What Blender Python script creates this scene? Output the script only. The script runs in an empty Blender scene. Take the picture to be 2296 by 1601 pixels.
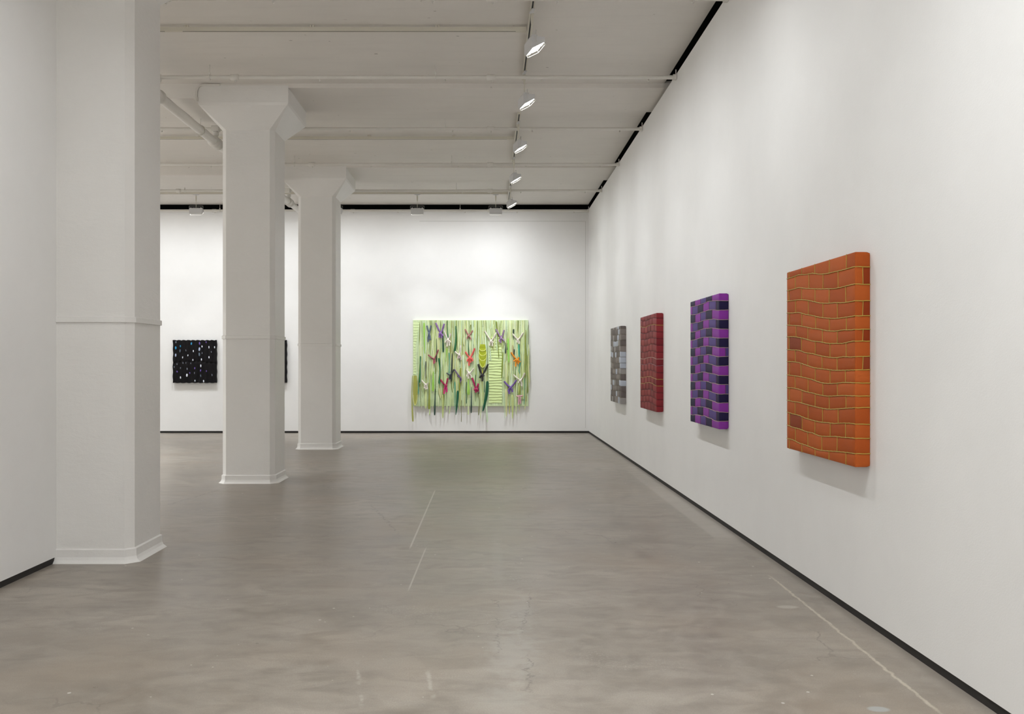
import bpy, math, random
from mathutils import Vector, noise
random.seed(11)
PI = math.pi
C = bpy.context.scene.collection
F = 2090.0                 # focal length in pixels of the 2296-wide frame
VX, VY = 1095.0, 816.0     # where straight-ahead falls in the frame
K = F / 2050.0
EYE = 1.5
XR = 2.175                 # right wall plane
YB = F / 103.3             # back wall plane
XL = -3.26                 # left wall plane
WT = EYE + 3.354           # wall top
SLAB = EYE + 3.455         # underside of the slab

def floor_pt(x, y):
    d = EYE * F / (y - VY)
    return ((x - VX) / F * d, d)

# ------------------------------------------------------------------ helpers
def lin(c):
    c = c / 255.0
    return c / 12.92 if c <= 0.04045 else ((c + 0.055) / 1.055) ** 2.4
def rgb(r, g, b): return (lin(r), lin(g), lin(b), 1.0)

class MB:
    def __init__(s): s.v, s.f, s.m, s.sm = [], [], [], []
    def add(s, vs, fs, mi=0, smooth=False):
        o = len(s.v); s.v += [tuple(p) for p in vs]
        for f in fs:
            s.f.append(tuple(o + i for i in f)); s.m.append(mi); s.sm.append(smooth)
    def box(s, x0, x1, y0, y1, z0, z1, mi=0):
        vs = [(x, y, z) for x in (x0, x1) for y in (y0, y1) for z in (z0, z1)]
        s.add(vs, [(0,1,3,2),(4,6,7,5),(0,4,5,1),(2,3,7,6),(0,2,6,4),(1,5,7,3)], mi)
    def loft(s, rings, mi=0, caps=True, smooth=False, closed=True):
        n = len(rings[0]); vs = [p for r in rings for p in r]; fs = []
        for k in range(len(rings) - 1):
            for i in range(n if closed else n - 1):
                j = (i + 1) % n
                fs.append((k*n+i, k*n+j, (k+1)*n+j, (k+1)*n+i))
        s.add(vs, fs, mi, smooth)
        if caps:
            s.add(rings[0], [tuple(reversed(range(n)))], mi)
            s.add(rings[-1], [tuple(range(n))], mi)
    def tube(s, pts, r, n=12, mi=0, caps=True):
        pts = [Vector(p) for p in pts]; rings = []
        rr = r if isinstance(r, (list, tuple)) else [r] * len(pts)
        up = None
        for i, p in enumerate(pts):
            a = pts[max(i-1, 0)]; b = pts[min(i+1, len(pts)-1)]
            t = (b - a).normalized()
            if up is None:
                up = Vector((0,0,1)) if abs(t.z) < 0.9 else Vector((1,0,0))
            side = t.cross(up).normalized(); u2 = side.cross(t).normalized(); up = u2
            rings.append([p + side*math.cos(2*PI*k/n)*rr[i] + u2*math.sin(2*PI*k/n)*rr[i] for k in range(n)])
        s.loft(rings, mi, caps, True)
    def blob(s, c, rx, ry, rz, mi=0, n=10, m=7):
        rings = []
        for k in range(m + 1):
            a = -PI/2 + PI*k/m; ca = max(math.cos(a), .02)
            rings.append([(c[0]+rx*ca*math.cos(2*PI*i/n), c[1]+ry*ca*math.sin(2*PI*i/n), c[2]+rz*math.sin(a)) for i in range(n)])
        s.loft(rings, mi, True, True)
    def build(s, name, mats, parent=None, bevel=0, kind=None, label=None, loc=None):
        me = bpy.data.meshes.new(name)
        if loc is not None:
            l = Vector(loc); s.v = [tuple(Vector(p) - l) for p in s.v]
        me.from_pydata(s.v, [], s.f)
        if not isinstance(mats, (list, tuple)): mats = [mats]
        for m in mats: me.materials.append(m)
        me.polygons.foreach_set('material_index', s.m)
        me.polygons.foreach_set('use_smooth', s.sm)
        me.update()
        o = bpy.data.objects.new(name, me); C.objects.link(o)
        if loc is not None: o.location = loc
        if parent is not None: o.parent = parent
        if bevel:
            b = o.modifiers.new('edge', 'BEVEL'); b.width = bevel; b.segments = 3
            b.limit_method = 'ANGLE'; b.angle_limit = 0.7
        if kind: o['kind'] = kind
        if label: o['label'] = label
        return o

def fix_normals(o):
    import bmesh
    bm = bmesh.new(); bm.from_mesh(o.data); bmesh.ops.recalc_face_normals(bm, faces=bm.faces)
    bm.to_mesh(o.data); bm.free()

def tag(o, label, cat, group=None):
    o['label'] = label; o['category'] = cat
    if group: o['group'] = group
    return o
def thing(name, loc, label, cat, group=None, rz=0):
    o = bpy.data.objects.new(name, None); C.objects.link(o)
    o.empty_display_size = .1
    o.location = loc; o.rotation_euler = (0, 0, rz)
    return tag(o, label, cat, group)
def copy_tree(o, parent=None):
    c = o.copy(); C.objects.link(c)
    if parent is not None: c.parent = parent
    for ch in [x for x in kids.get(o.name, [])]:
        d = copy_tree(ch, c)
    return c
kids = {}
def reg(parent, child): kids.setdefault(parent.name, []).append(child); return child

# ------------------------------------------------------------------ materials
def newmat(name):
    m = bpy.data.materials.new(name); m.use_nodes = True
    nt = m.node_tree; b = nt.nodes['Principled BSDF']
    return m, nt, b
def mat(name, color, rough=.5, metal=0, bump=0, bscale=40, vary=0, vscale=3, spec=.5, sheen=0, bdist=.002):
    m, nt, b = newmat(name)
    b.inputs['Base Color'].default_value = color
    b.inputs['Roughness'].default_value = rough
    b.inputs['Metallic'].default_value = metal
    b.inputs['Specular IOR Level'].default_value = spec
    if sheen: b.inputs['Sheen Weight'].default_value = sheen
    L = nt.links.new
    if bump or vary:
        tc = nt.nodes.new('ShaderNodeTexCoord')
    if vary:
        n = nt.nodes.new('ShaderNodeTexNoise'); n.inputs['Scale'].default_value = vscale; n.inputs['Detail'].default_value = 5
        L(tc.outputs['Object'], n.inputs['Vector'])
        mx = nt.nodes.new('ShaderNodeMix'); mx.data_type = 'RGBA'
        mx.inputs['A'].default_value = tuple(c*(1-vary) for c in color[:3]) + (1,)
        mx.inputs['B'].default_value = tuple(min(1, c*(1+vary)) for c in color[:3]) + (1,)
        L(n.outputs['Fac'], mx.inputs['Factor']); L(mx.outputs['Result'], b.inputs['Base Color'])
    if bump:
        n = nt.nodes.new('ShaderNodeTexNoise'); n.inputs['Scale'].default_value = bscale; n.inputs['Detail'].default_value = 4
        L(tc.outputs['Object'], n.inputs['Vector'])
        bp = nt.nodes.new('ShaderNodeBump'); bp.inputs['Strength'].default_value = bump; bp.inputs['Distance'].default_value = bdist
        L(n.outputs['Fac'], bp.inputs['Height']); L(bp.outputs['Normal'], b.inputs['Normal'])
    return m

class NG:
    """tiny node-math helper"""
    def __init__(s, nt): s.nt = nt
    def _in(s, sock, v):
        if isinstance(v, (int, float)): sock.default_value = v
        elif isinstance(v, tuple): sock.default_value = v
        else: s.nt.links.new(v, sock)
    def m(s, op, a, b=0, c=None, clamp=False):
        n = s.nt.nodes.new('ShaderNodeMath'); n.operation = op; n.use_clamp = clamp
        s._in(n.inputs[0], a); s._in(n.inputs[1], b)
        if c is not None: s._in(n.inputs[2], c)
        return n.outputs[0]
    def ramp(s, v, lo, hi, a=0., b=1.):
        n = s.nt.nodes.new('ShaderNodeMapRange'); n.clamp = True
        s._in(n.inputs[0], v); n.inputs[1].default_value = lo; n.inputs[2].default_value = hi
        n.inputs[3].default_value = a; n.inputs[4].default_value = b
        return n.outputs[0]
    def mix(s, f, a, b, mode='MIX'):
        n = s.nt.nodes.new('ShaderNodeMix'); n.data_type = 'RGBA'; n.blend_type = mode
        s._in(n.inputs['Factor'], f); s._in(n.inputs['A'], a); s._in(n.inputs['B'], b)
        return n.outputs['Result']
    def noise(s, vec, scale, detail=4, rough=.5, dist=0.):
        n = s.nt.nodes.new('ShaderNodeTexNoise'); n.inputs['Scale'].default_value = scale
        n.inputs['Detail'].default_value = detail; n.inputs['Roughness'].default_value = rough
        n.inputs['Distortion'].default_value = dist
        s.nt.links.new(vec, n.inputs['Vector']); return n.outputs['Fac']
    def scale(s, vec, sx, sy, sz=1., rz=0.):
        n = s.nt.nodes.new('ShaderNodeMapping'); n.inputs['Scale'].default_value = (sx, sy, sz)
        n.inputs['Rotation'].default_value = (0, 0, rz)
        s.nt.links.new(vec, n.inputs['Vector']); return n.outputs[0]

def wall_mat(name, color, rough=.55, fine=.25, coarse=.25, chips=False, trowel=False):
    m, nt, b = newmat(name); g = NG(nt); L = nt.links.new
    geo = nt.nodes.new('ShaderNodeNewGeometry'); P = geo.outputs['Position']
    b.inputs['Roughness'].default_value = rough
    n1 = g.noise(P, 1.1, 5, .6)
    c = g.mix(g.ramp(n1, .3, .7), tuple(x*.965 for x in color[:3])+(1,), tuple(min(1, x*1.02) for x in color[:3])+(1,))
    if chips:
        s = g.noise(g.scale(P, 1, 1.6), 9, 2, .4)
        k = g.ramp(s, .765, .79)
        c = g.mix(g.m('MULTIPLY', k, .5), c, (.12, .10, .08, 1))
        st = g.noise(g.scale(P, .5, 3.2), 2.2, 6, .62, .4)
        c = g.mix(g.ramp(st, .5, .8, 0, .28), c, tuple(x*.8 for x in color[:3])+(1,))
    L(c, b.inputs['Base Color'])
    h = g.m('MULTIPLY', g.noise(P, 140, 3), fine)
    h = g.m('ADD', h, g.m('MULTIPLY', g.noise(P, 16, 6, .55), coarse))
    if trowel:
        h = g.m('ADD', h, g.m('MULTIPLY', g.noise(g.scale(P, 1, 1, 3), 5, 7, .6, .6), 1.6))
    bp = nt.nodes.new('ShaderNodeBump'); bp.inputs['Strength'].default_value = .5
    bp.inputs['Distance'].default_value = .004
    L(h, bp.inputs['Height']); L(bp.outputs['Normal'], b.inputs['Normal'])
    return m

M = {}
M['wall'] = wall_mat('white wall paint', (.80, .795, .785, 1), .6, .25, .15)
M['column'] = wall_mat('painted plaster', (.735, .722, .70, 1), .45, .35, 1.0, trowel=True)
M['ceiling'] = wall_mat('painted concrete ceiling', (.70, .672, .635, 1), .7, .3, .5, chips=True)
M['pipe'] = mat('pipe enamel', (.66, .64, .60, 1), .4, vary=.05, vscale=5, bump=.2, bscale=60)
M['track'] = mat('cream track enamel', (.60, .57, .49, 1), .45, vary=.04, bump=.1)
M['slot'] = mat('black track slot', (.012, .012, .012, 1), .6, vary=.1)
M['black'] = mat('black reveal', (.012, .010, .009, 1), .7, vary=.3, vscale=6)
M['void'] = mat('black cavity backing', (.004, .004, .004, 1), .9, vary=.2)  # near-black, so the unlit gap's shade sits in the colour
M['lampwhite'] = mat('lamp housing enamel', (.58, .58, .585, 1), .4, vary=.03)
M['steel'] = mat('wire', (.62, .61, .58, 1), .35, vary=.03)

def floor_material():
    m, nt, b = newmat('polished grey concrete'); g = NG(nt); L = nt.links.new
    geo = nt.nodes.new('ShaderNodeNewGeometry'); P = geo.outputs['Position']
    sp = nt.nodes.new('ShaderNodeSeparateXYZ'); L(P, sp.inputs[0]); X, Y = sp.outputs[0], sp.outputs[1]
    big = g.noise(P, .42, 4, .5, .3)
    mid = g.noise(g.scale(P, .9, 1.5, 1, .12), 1.5, 8, .6, .5)
    fine = g.noise(P, 7, 9, .65, .3)
    mott = g.noise(g.scale(P, .8, 1.6), 4.2, 6, .6, .8)
    v = g.m('ADD', g.m('MULTIPLY', big, .5), g.m('MULTIPLY', mid, .5))
    c = g.mix(g.ramp(v, .38, .62), (.172, .142, .111, 1), (.375, .335, .285, 1))
    c = g.mix(g.ramp(mott, .42, .64, 0, .68), c, (.160, .135, .109, 1))
    c = g.mix(g.ramp(fine, .42, .68, 0, .5), c, (.355, .322, .278, 1))
    warm = g.noise(P, .8, 3)
    c = g.mix(g.ramp(warm, .48, .68, 0, .5), c, (.27, .212, .155, 1))
    grain = g.noise(P, 130, 3, .6)
    c = g.mix(g.ramp(grain, .35, .65, 0, .4), c, (.17, .146, .12, 1))
    grit = g.noise(P, 330, 2, .6)
    c = g.mix(g.ramp(grit, .56, .72, 0, .35), c, (.48, .45, .40, 1))
    vs2 = nt.nodes.new('ShaderNodeTexVoronoi'); vs2.inputs['Scale'].default_value = 19
    L(P, vs2.inputs['Vector'])
    ws2 = nt.nodes.new('ShaderNodeSeparateColor'); L(vs2.outputs['Color'], ws2.inputs[0])
    sp2 = g.m('MULTIPLY', g.m('LESS_THAN', vs2.outputs['Distance'], g.m('MULTIPLY', ws2.outputs[1], .07)),
              g.m('GREATER_THAN', g.m('ADD', ws2.outputs[0], g.m('MULTIPLY', big, .5)), 1.0))
    c = g.mix(g.m('MULTIPLY', sp2, .7), c, (.5, .475, .43, 1))
    # pale chips and dusty scuffs
    vo = nt.nodes.new('ShaderNodeTexVoronoi'); vo.inputs['Scale'].default_value = 7.5; vo.inputs['Randomness'].default_value = 1
    L(P, vo.inputs['Vector'])
    wn = nt.nodes.new('ShaderNodeSeparateColor'); L(vo.outputs['Color'], wn.inputs[0])
    dot = g.m('MULTIPLY', g.m('LESS_THAN', vo.outputs['Distance'], g.m('MULTIPLY', wn.outputs[1], .075)),
              g.m('GREATER_THAN', wn.outputs[0], .45))
    c = g.mix(g.m('MULTIPLY', dot, .8), c, (.55, .53, .49, 1))
    vd = nt.nodes.new('ShaderNodeTexVoronoi'); vd.inputs['Scale'].default_value = 4.1
    L(P, vd.inputs['Vector'])
    wd = nt.nodes.new('ShaderNodeSeparateColor'); L(vd.outputs['Color'], wd.inputs[0])
    dk = g.m('MULTIPLY', g.m('LESS_THAN', vd.outputs['Distance'], .035), g.m('GREATER_THAN', wd.outputs[0], .7))
    c = g.mix(g.m('MULTIPLY', dk, .5), c, (.07, .06, .05, 1))
    dust = g.m('MULTIPLY', g.ramp(g.noise(P, 1.2, 3), .58, .72), g.ramp(g.noise(P, 60, 5, .7), .55, .66))
    c = g.mix(g.m('MULTIPLY', dust, .6), c, (.5, .48, .44, 1))
    wig = g.m('MULTIPLY', g.m('SUBTRACT', g.noise(P, 11, 5, .65), .5), 1.)
    # hairline cracks
    ve = nt.nodes.new('ShaderNodeTexVoronoi'); ve.feature = 'DISTANCE_TO_EDGE'; ve.inputs['Scale'].default_value = .55
    wv = nt.nodes.new('ShaderNodeVectorMath'); wv.operation = 'ADD'
    nz = nt.nodes.new('ShaderNodeTexNoise'); nz.inputs['Scale'].default_value = 2.6; nz.inputs['Detail'].default_value = 8
    L(P, nz.inputs['Vector'])
    sc = nt.nodes.new('ShaderNodeVectorMath'); sc.operation = 'SCALE'; sc.inputs['Scale'].default_value = .5
    L(nz.outputs['Color'], sc.inputs[0]); L(P, wv.inputs[0]); L(sc.outputs[0], wv.inputs[1]); L(wv.outputs[0], ve.inputs['Vector'])
    crack = g.m('MULTIPLY', g.ramp(ve.outputs['Distance'], .0012, .0035, 1, 0), g.ramp(g.noise(P, .7, 2), .5, .6))
    c = g.mix(g.m('MULTIPLY', crack, .4), c, (.09, .075, .06, 1))
    def seg(x0, y0, x1, y1, w, soft, col, amt, wob=.0, brk=0.):
        nonlocal c
        A = floor_pt(x0, y0); B = floor_pt(x1, y1)
        dx, dy = B[0]-A[0], B[1]-A[1]; ln = math.hypot(dx, dy); dx /= ln; dy /= ln
        t = g.m('ADD', g.m('MULTIPLY', g.m('SUBTRACT', X, A[0]), dx), g.m('MULTIPLY', g.m('SUBTRACT', Y, A[1]), dy))
        q = g.m('ADD', g.m('MULTIPLY', g.m('SUBTRACT', X, A[0]), -dy), g.m('MULTIPLY', g.m('SUBTRACT', Y, A[1]), dx))
        if wob: q = g.m('ADD', q, g.m('MULTIPLY', wig, wob))
        k = g.ramp(g.m('ABSOLUTE', q), w, w + soft, 1, 0)
        e = min(.15, ln*.2)
        k = g.m('MULTIPLY', k, g.m('MULTIPLY', g.ramp(t, 0, e), g.ramp(t, ln - e, ln, 1, 0)))
        if brk: k = g.m('MULTIPLY', k, g.ramp(g.noise(P, 9, 3), brk, brk + .12))
        c = g.mix(g.m('MULTIPLY', k, amt), c, col)
    pale = (.50, .475, .43, 1)
    seg(976, 1098, 918, 1232, .004, .006, pale, .7)
    seg(956, 1226, 914, 1328, .003, .005, pale, .6)
    seg(1722, 1288, 2125, 1612, .004, .008, (.46, .41, .33, 1), .75, .05)
    seg(1722, 1288, 2125, 1612, .001, .004, (.08, .06, .05, 1), .4, .07, .5)
    seg(-60, 1276, 1080, 1276, .003, .008, (.36, .33, .29, 1), .4, .03, .36)
    seg(1080, 1230, 1760, 1240, .002, .006, (.34, .31, .27, 1), .35, .03, .4)
    seg(815, 1091, 1000, 1091, .01, .02, (.10, .085, .07, 1), .45, .12, .4)
    seg(830, 1130, 900, 1205, .004, .008, (.10, .085, .07, 1), .45, .16, .35)
    seg(960, 1500, 970, 1570, .004, .01, pale, .4, .05, .42)
    seg(800, 1480, 812, 1590, .004, .01, pale, .4, .05, .42)
    seg(362, 1136, 520, 1090, .004, .008, (.09, .075, .06, 1), .5, .2, .3)
    def ell(x, y, rx, ry, col, amt, dist=.35, edge=.25):
        nonlocal c
        A = floor_pt(x, y)
        u = g.m('DIVIDE', g.m('SUBTRACT', X, A[0]), rx); w = g.m('DIVIDE', g.m('SUBTRACT', Y, A[1]), ry)
        d = g.m('SQRT', g.m('ADD', g.m('MULTIPLY', u, u), g.m('MULTIPLY', w, w)))
        d = g.m('ADD', d, g.m('MULTIPLY', wig, dist*3))
        k = g.ramp(d, 1 - edge, 1 + edge*.3, 1, 0)
        c = g.mix(g.m('MULTIPLY', k, amt), c, col); return k
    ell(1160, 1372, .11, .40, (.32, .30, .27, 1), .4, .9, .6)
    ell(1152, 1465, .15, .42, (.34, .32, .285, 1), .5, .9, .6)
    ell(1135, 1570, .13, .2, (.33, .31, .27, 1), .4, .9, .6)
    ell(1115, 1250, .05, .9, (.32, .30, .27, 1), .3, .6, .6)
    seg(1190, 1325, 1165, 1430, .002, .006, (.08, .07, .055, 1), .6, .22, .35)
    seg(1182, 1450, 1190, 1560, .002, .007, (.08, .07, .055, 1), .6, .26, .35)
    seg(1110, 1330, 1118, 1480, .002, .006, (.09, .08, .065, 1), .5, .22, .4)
    ell(1766, 1361, .07, .04, (.40, .37, .32, 1), .6, .1)
    ell(1969, 1590, .05, .035, (.34, .36, .36, 1), .7, .1)
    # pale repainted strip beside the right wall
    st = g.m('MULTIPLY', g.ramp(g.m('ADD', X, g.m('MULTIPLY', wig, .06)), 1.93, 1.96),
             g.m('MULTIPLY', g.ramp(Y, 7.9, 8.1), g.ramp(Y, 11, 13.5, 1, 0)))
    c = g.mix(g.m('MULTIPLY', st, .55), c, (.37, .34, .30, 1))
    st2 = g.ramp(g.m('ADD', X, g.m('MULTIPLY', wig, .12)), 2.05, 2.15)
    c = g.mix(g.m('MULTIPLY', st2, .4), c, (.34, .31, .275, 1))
    L(c, b.inputs['Base Color'])
    r = g.ramp(g.m('ADD', g.m('MULTIPLY', mid, .6), g.m('MULTIPLY', fine, .4)), .3, .7, .27, .46)
    L(r, b.inputs['Roughness'])
    b.inputs['Specular IOR Level'].default_value = .5
    h = g.m('ADD', g.m('MULTIPLY', fine, .5), g.m('MULTIPLY', grain, .12))
    bp = nt.nodes.new('ShaderNodeBump'); bp.inputs['Strength'].default_value = .25; bp.inputs['Distance'].default_value = .003
    L(h, bp.inputs['Height']); L(bp.outputs['Normal'], b.inputs['Normal'])
    return m
M['floor'] = floor_material()

def emit_mat(name, color, strength):
    m, nt, b = newmat(name)
    b.inputs['Base Color'].default_value = (.9, .9, .9, 1)
    b.inputs['Emission Color'].default_value = color
    b.inputs['Emission Strength'].default_value = strength
    return m
M['lens'] = emit_mat('lit lamp glass', (1, .97, .93, 1), 9)

# ------------------------------------------------------------------ room shell
YF = -5.0; XW = -11.0; YS = 3.0
REV = .045
def struct(name, mb, m, label=None, bevel=0):
    o = mb.build(name, m, bevel=bevel, kind='structure')
    if label: o['label'] = label
    return o
b = MB(); b.box(XW - .2, XR + .3, YF - .2, YB + .3, -.1, 0); struct('floor', b, M['floor'], 'worn grey brown polished concrete floor')
b = MB(); b.box(XR, XR + .12, YF, YB + .12, REV, WT); struct('wall_right', b, M['wall'], 'long white gallery wall hung with four panels')
b = MB(); b.box(XW, XR, YB, YB + .12, REV, WT); struct('wall_back', b, M['wall'], 'white far wall hung with the green work')
c1f = 6.90 * K
b = MB(); b.box(XL - .26, XL, YF, c1f, REV, SLAB + .02); struct('wall_left', b, M['wall'], 'white wall at the left edge ending at the near column')
b = MB(); b.box(XW - .12, XW, YS, YB, REV, WT + .1); struct('wall_far_left', b, M['wall'], 'white wall closing the side aisle')
b = MB(); b.box(XW, XL - .26, YS - .12, YS, REV, WT + .1); struct('wall_aisle', b, M['wall'], 'white wall closing the aisle')
b = MB(); b.box(XL - .26, XR, YF - .12, YF, REV, WT + .1); struct('wall_front', b, M['wall'], 'white wall behind the viewer')
def base(name, *a):
    b = MB(); b.box(*a); struct(name, b, M['black'], 'black recessed reveal under the wall')
base('baseboard_right', XR + .006, XR + .10, YF, YB + .1, 0, REV)
base('baseboard_back', XW, XR + .006, YB + .006, YB + .1, 0, REV)
base('baseboard_left', XL - .24, XL - .006, YF, c1f - .004, 0, REV)
b = MB()   # black cavity backing over the partitions, its darkness put into the colour
b.box(XR + .30, XR + .34, YF, YB + .6, 3.5, SLAB + .3); b.box(XW, XR + .34, YB + .6, YB + .64, 3.5, SLAB + .3)
b.box(XR + .02, XR + .34, YF, YB + .6, SLAB + .16, SLAB + .2); b.box(XW, XR + .34, YB + .02, YB + .6, SLAB + .16, SLAB + .2)
struct('trim_1', b, M['void'], 'black cavity backing standing in for shade above the partition walls')
b = MB(); b.box(XW - .2, XR - .008, YF - .2, YB - .02, SLAB, SLAB + .15)
struct('ceiling', b, M['ceiling'], 'warm white painted concrete ceiling')
COLC = [f * K + .33 for f in (6.90, 11.48, 16.06)]
CX = -3.02; CW = 1.115
for i, cy in enumerate([COLC[0] - 4.67] + COLC):
    b = MB()
    b.box(CX + CW/2 - .1, XR + .25, cy - CW/2 + .005, cy + CW/2 - .005, EYE + 3.40, SLAB + .03)
    b.box(XW, CX - CW/2 + .1, cy - CW/2 + .005, cy + CW/2 - .005, EYE + 3.27, SLAB + .03)
    b.box(CX - CW/2 + .1, CX + CW/2 - .1, cy - CW/2 + .005, cy + CW/2 - .005, EYE + 3.38, SLAB + .03)
    struct('ceiling_beam', b, M['ceiling'], 'wide shallow concrete ceiling beam')

# ------------------------------------------------------------------ columns
def octo(cx, cy, w, c, z):
    h = w / 2
    return [(cx-h+c, cy-h, z), (cx+h-c, cy-h, z), (cx+h, cy-h+c, z), (cx+h, cy+h-c, z),
            (cx+h-c, cy+h, z), (cx-h+c, cy+h, z), (cx-h, cy+h-c, z), (cx-h, cy-h+c, z)]
def column(cy, label):
    t = thing('column', (CX, cy, 0), label, 'column', 'row of white columns')
    W, c = .66, .055
    b = MB(); b.loft([octo(0, 0, W, c, z) for z in (0.02, 1.0, 2.0, 3.0, EYE + 2.938)]); b.build('shaft', M['column'], t)
    b = MB(); b.loft([octo(0, 0, W, c, EYE + 2.938), octo(0, 0, W + .02, c, EYE + 2.95), octo(0, 0, CW - .02, .01, EYE + 3.19), octo(0, 0, CW, .004, EYE + 3.222),
                      octo(0, 0, CW, .002, EYE + 3.43)])
    b.build('capital', M['column'], t, bevel=.006)
    b = MB(); b.loft([octo(0, 0, W + e, c + e*.3, z) for e, z in ((.0, 1.813), (.026, 1.815), (.026, 1.853), (.004, 1.858))]); b.build('band', M['column'], t)
    b = MB(); b.loft([octo(0, 0, W + e, c + e*.3, z) for e, z in ((.10, 0), (.085, .006), (.05, .022), (.032, .045), (.028, .098), (.0, .106))]); b.build('base', M['column'], t)
    return t
column(COLC[0], 'nearest white column, standing against the end of the left wall')
column(COLC[1], 'middle white column with a flared capital, free-standing on the floor')
column(COLC[2], 'farthest white column, narrowest in view, left of the green work')

# ------------------------------------------------------------------ sprinkler pipes
PH = EYE + 3.31; MX = -3.84
def hanger(t, x, y, top=SLAB):
    b = MB(); b.tube([(x, y, PH + .02), (x, y, top + .005)], .0045, 6)
    b.tube([(x + .0, y + .030*math.cos(a), PH + .030*math.sin(a)) for a in [PI*2*k/14 for k in range(15)]], .006, 6)
    b.box(x-.012, x+.012, y-.010, y+.010, PH + .028, PH + .055)
    reg(t, b.build('hanger', M['pipe'], t, loc=None))
pipe_info = [
 (8.28, 'white sprinkler pipe running along the very top edge of the photo'),
 (10.56, 'white sprinkler pipe in front of the middle column capital'),
 (12.88, 'white sprinkler pipe just past the middle column, above the second cross track'),
 (15.17, 'white sprinkler pipe crossing in front of the farthest column capital'),
 (17.47, 'white sprinkler pipe running just in front of the last cross track'),
 (19.75, 'white sprinkler pipe running close along the top of the far wall')]
for i, (z, lab) in enumerate(pipe_info):
    y = z * K
    t = thing('sprinkler_pipe', (0, y, PH), lab, 'pipe', 'sprinkler pipes under the ceiling')
    def sub(name, mb, m=M['pipe'], bevel=0):
        mb.v = [(p[0], p[1] - y, p[2] - PH) for p in mb.v]
        return mb.build(name, m, t, bevel=bevel)
    b = MB(); b.tube([(-9, y, PH), (-3, y, PH), (2.135, y, PH)], .0235, 14); sub('pipe', b)
    for x in (-5.92, -2.93, .03):
        b = MB(); b.tube([(x-.05, y, PH), (x-.044, y, PH), (x+.044, y, PH), (x+.05, y, PH)], [.026, .034, .034, .026], 14)
        b.tube([(x+.012, y, PH-.03), (x+.012, y, PH-.055)], .009, 8)
        sub('coupling', b)
    if i < 5:
        b = MB(); b.box(MX - .055, MX + .055, y - .04, y + .04, PH - .04, PH + .042); sub('tee_fitting', b, bevel=.008)
    for x in (-5.8, -3.22, -.61):
        top = SLAB
        b = MB(); b.tube([(x, y, PH + .03), (x, y, top - .0)], .0045, 6)
        b.tube([(x, y + .029*math.cos(a), PH + .029*math.sin(a)) for a in [PI*2*k/14 for k in range(15)]], .006, 6)
        b.box(x-.010, x+.010, y-.010, y+.010, PH + .028, PH + .055)
        sub('hanger', b)
    for x in (-4.6, -1.95, -.5, .62, 1.85):
        b = MB(); b.tube([(x, y, PH-.02), (x, y, PH-.034), (x, y, PH-.036), (x, y, PH-.05)], [.008, .008, .014, .004], 8)
        sub('sprinkler_head', b)
    b = MB(); b.box(2.128, 2.17, y-.028, y+.028, PH-.028, PH+.028)
    b.box(2.160, 2.172, y-.004, y+.004, PH+.02, PH+.09)
    sub('end_bracket', b)

# main feed pipe along the depth of the room
MX, MZ = -3.84, EYE + 3.114
t = thing('feed_pipe', (MX, 13, MZ), 'thick white feed pipe running away from view, left of the columns', 'pipe')
b = MB(); b.tube([(0, -6.3, 0), (0, 0, 0), (0, YB - 13 - .02, 0)], .058, 24); b.build('pipe', M['pipe'], t)
for z in (8.28, 10.56, 12.88, 15.17, 17.6):
    y = z*K - 13
    b = MB(); b.tube([(0, y-.13, 0), (0, y-.125, 0), (0, y-.075, 0), (0, y-.07, 0), (0, y+.07, 0), (0, y+.075, 0), (0, y+.125, 0), (0, y+.13, 0)],
                     [.060, .082, .082, .066, .066, .082, .082, .060], 24)
    b.build('grooved_coupling', M['pipe'], t)
    b = MB(); b.tube([(0, y, .05), (0, y, .11)], .03, 12); b.tube([(0, y, .10), (0, y, .152)], .042, 12)
    b.build('riser_tee', M['pipe'], t, bevel=.008)
for z in (9.6, 12.2, 14.2, 16.6, 18.9):
    y = z*K - 13
    b = MB(); b.tube([(.066*math.cos(a), y, .066*math.sin(a)) for a in [PI*2*k/20 for k in range(21)]], .007, 6)
    b.tube([(0, y, .066), (0, y, .30)], .005, 6)
    b.build('hanger', M['pipe'], t)
# thin wire riding on top of it
b = MB(); b.tube([(-3.83, 10.98 + k*.19, MZ + .063 + .002*math.sin(k*1.7)) for k in range(11)], .004, 6)
o = b.build('cable', M['black']); tag(o, 'thin black cable lying along the top of the thick feed pipe', 'cable')
# conduit beside the middle capital
yb = COLC[1] - CW/2 - .0075
pts = [(-3.592, yb, EYE + 3.262), (-3.592, yb, EYE + 3.345)] + [(-3.592 + .09*(1-math.cos(a)), yb, EYE + 3.345 + .09*math.sin(a)) for a in [PI/2*k/8 for k in range(1, 9)]] + [(-3.42, yb, EYE + 3.435), (-3.3, yb, EYE + 3.435)]
b = MB(); b.tube(pts, .0125, 10)
t = thing('conduit', (-3.592, yb, EYE + 3.25), 'thin white conduit bending down beside the middle column capital', 'conduit')
b.v = [(p[0]+3.592, p[1]-yb, p[2]-EYE-3.25) for p in b.v]; b.build('tube', M['pipe'], t)
b = MB(); b.tube([(0, 0, -.02), (0, 0, .03)], .021, 10); b.build('connector', M['pipe'], t)

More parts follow.
